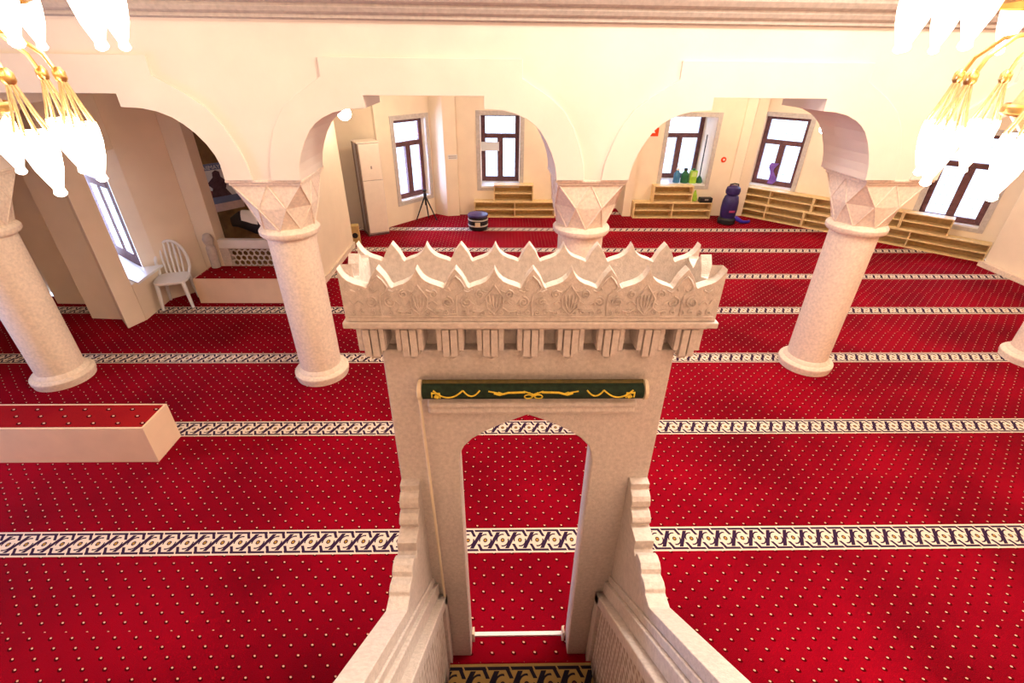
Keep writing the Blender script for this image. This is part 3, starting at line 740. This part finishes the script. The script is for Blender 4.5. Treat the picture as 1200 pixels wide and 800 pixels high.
MB().box(-.085,.08,-.006,-.004,.055,.068).box(-.08,.085,-.006,-.004,.02,.033).obj('faint_lines', M_grey, e, **L)
e.rotation_euler = (0,0,.2)
# wall lamps in the back hall
def globe(name, label, p, r=.085):
    e = thing(name, label, 'lamp', p)
    MB().lathe([(r*max(.02,math.sin(PI*i/12)), -r*math.cos(PI*i/12)) for i in range(13)], n=20, cap=False).obj('lamp_globe', M_bulb, e, True, **L)
    MB().lathe([(.03,r*.9),(.045,r*1.1),(.045,r*1.3)], n=16).tube([(0,0,r*1.2),(0,0,2.72-p[2])], .008, 8).obj('lamp_stem', M_gold, e, True, **L)
globe('pendant_lamp', 'small lit globe lamp under the right arch beside the window', (5.72,9.1,1.93))
globe('pendant_lamp', 'lit globe lamp glowing at the left arch edge above the air conditioner', (-2.36,7.9,2.22), .10)

# ------------------------------------------------------------------ chandeliers
def chandelier(label, loc, rot):
    e = thing('chandelier', label, 'chandelier', loc, rot, 'brass chandeliers with glowing tulip lamps')
    MB().lathe([(.0,-.26),(.03,-.25),(.05,-.22),(.06,-.18),(.04,-.14),(.03,-.08),(.07,.0),(.10,.05),(.05,.12),(.03,.3),(.05,.42),(.02,.5),(.012,2.88)], n=24, cap=False).obj('stem', M_gold, e, True, **L)
    MB().lathe([(.18,-.07),(.19,-.06),(.19,-.03),(.18,-.02)], n=40, cap=False).lathe([(.05,-.055),(.19,-.055),(.19,-.035),(.05,-.035)], n=40).obj('lower_ring', M_gold, e, True, **L)
    MB().lathe([(.40,.37),(.42,.38),(.42,.42),(.40,.43)], n=44, cap=False).obj('upper_ring', M_gold, e, True, **L)
    MB().lathe([(.06,-.17),(.17,-.05),(.13,.08),(.06,.14)], n=18, cap=False).obj('crystal_skirt', M_crystal, e, True, **L)
    up = [(.0,-.005),(.016,.0),(.026,.012),(.020,.035),(.030,.06),(.052,.12),(.066,.19),(.070,.25),(.066,.28)]
    for k in range(12):
        a = 2*PI*k/12; cx, cy = math.cos(a), math.sin(a); R_ = .70
        MB().tube([(.03*cx,.03*cy,.36),(.25*cx,.25*cy,.46),(.52*cx,.52*cy,.54),(R_*cx,R_*cy,.50)], .011, 8).obj('arm', M_gold, e, True, **L)
        MB().lathe([(.07,.455),(.05,.475),(.028,.50),(.02,.525)], (R_*cx,R_*cy,0), 16, cap=False).obj('socket', M_gold, e, True, **L)
        MB().lathe([(r_*1.02, z+.19) for r_, z in up], (R_*cx,R_*cy,0), 16, cap=False).obj('glass_lamp', M_glow, e, True, **L)
    for k in range(8):
        a = 2*PI*(k+.5)/8; cx, cy = math.cos(a), math.sin(a); R_ = .41
        P = [(.03*cx,.03*cy,.10),(.10*cx,.10*cy,.21),(.20*cx,.20*cy,.27),(.30*cx,.30*cy,.25),(.38*cx,.38*cy,.17),(R_*cx*.98,R_*cy*.98,.10)]
        MB().tube(P, .010, 8).obj('arm', M_gold, e, True, **L)
        MB().lathe([(.012,.12),(.026,.10),(.026,.07),(.016,.055)], (R_*cx,R_*cy,0), 14).obj('socket', M_gold, e, True, **L)
        sk = MB()
        for q in range(9):
            b = 2*PI*q/9; sk.tube([(R_*cx+.014*math.cos(b),R_*cy+.014*math.sin(b),.06),(R_*cx+.04*math.cos(b),R_*cy+.04*math.sin(b),-.05),(R_*cx+.066*math.cos(b),R_*cy+.066*math.sin(b),-.135)], .0045, 5)
        sk.obj('crystal_drops', M_crystal, e, True, **L)
        MB().lathe([(r_*1.0, z-.40) for r_, z in up], (R_*cx,R_*cy,0), 16, cap=False).obj('glass_lamp', M_glow, e, True, **L)
    return e
chandelier('glowing brass chandelier at the upper left, tulip lamps in two tiers', (-2.45,2.42,2.76), .10)
chandelier('glowing brass chandelier at the upper right, tulip lamps in two tiers', (2.58,2.42,2.79), .22)

# ------------------------------------------------------------------ light
def point(name, loc, power, col, r=.1):
    l = bpy.data.lights.new(name, 'POINT'); l.energy = power; l.color = col; l.shadow_soft_size = r
    o = bpy.data.objects.new(name, l); C.objects.link(o); o.location = loc
WARM = (1,.86,.64)
point('hall_fill', (1.4,1.95,4.9), 300, (1,.93,.83), .45)  # unseen warm fill lights added high over the hall, no fixture
point('hall_fill', (4.8,1.9,4.9), 180, (1,.93,.83), .4)
point('hall_fill', (1.2,-.6,4.6), 30, (1,.92,.84), .4)  # weak unseen fill added for the gate front
for p, e_ in (((1.0,7.0,2.5),46),((3.0,7.4,2.5),40),((5.0,7.0,2.5),46),((1.6,9.3,2.5),36),((6.6,6.2,2.5),34),((-1.4,8.4,2.5),34),((4.6,9.2,2.5),26)): point('gallery_lamp', p, e_, WARM, .12)
def daylight(name, P0, t, n_in, a, c, z0, z1, rec, power):
    l = bpy.data.lights.new(name, 'AREA'); l.shape = 'RECTANGLE'; l.size = c-a; l.size_y = z1-z0; l.energy = power; l.color = (.42,.56,1)
    o = bpy.data.objects.new(name, l); C.objects.link(o)
    P0 = Vector((*P0,0)); t = Vector((*t,0)); n = Vector((*n_in,0))
    o.location = P0+t*((a+c)/2)-n*(rec+.55)+Vector((0,0,(z0+z1)/2))
    z = -n; R_ = Matrix((t if t.cross(Vector((0,0,1))).dot(z) > 0 else -t, Vector((0,0,1)), z)).transposed()
    xx = Vector((0,0,1)).cross(z); R_ = Matrix((xx, Vector((0,0,1)), z)).transposed(); o.rotation_euler = R_.to_euler()
daylight('daylight', (0,10.45), T1, NI, -.45,.36,.6,1.98,.6, 30)
daylight('daylight', (0,10.45), T1, NI, 3.38,4.34,.66,1.98,.8, 32)
daylight('daylight', (-2.27,9.51), TL, NL, .36,1.16,.44,1.93,.2, 170)
daylight('daylight', PR, TR, NR, .04,.90,.64,1.99,.25, 40)
daylight('daylight', PR, TR, NR, 3.08,3.97,.5,1.95,.25, 60)
daylight('daylight', (-5.45,6.54), (twx,twy), (abs(twy),-abs(twx)), 0,.82,.5,1.96,.05, 110)
daylight('daylight', (-6.6,-1.3), (0,1), (1,0), 3.1,4.1,.6,2.0,.15, 330)
w = bpy.data.worlds.new('sky'); bpy.context.scene.world = w; w.use_nodes = True
bg = w.node_tree.nodes['Background']; bg.inputs[0].default_value = (.62,.77,1,1); bg.inputs[1].default_value = 2.3
# ------------------------------------------------------------------ camera
cam = bpy.data.cameras.new('camera'); cam.sensor_width = 36; cam.lens = 36*F/1200; cam.clip_start = .02
co_ = bpy.data.objects.new('camera', cam); C.objects.link(co_)
co_.matrix_world = Matrix.Translation(EYE) @ Matrix((RT, UP, -FW)).transposed().to_4x4()
sc = bpy.context.scene; sc.camera = co_
sc.view_settings.view_transform = 'Standard'; sc.view_settings.look = 'None'; sc.view_settings.gamma = 1; sc.view_settings.use_curve_mapping = False
sc.view_settings.exposure = 0.25
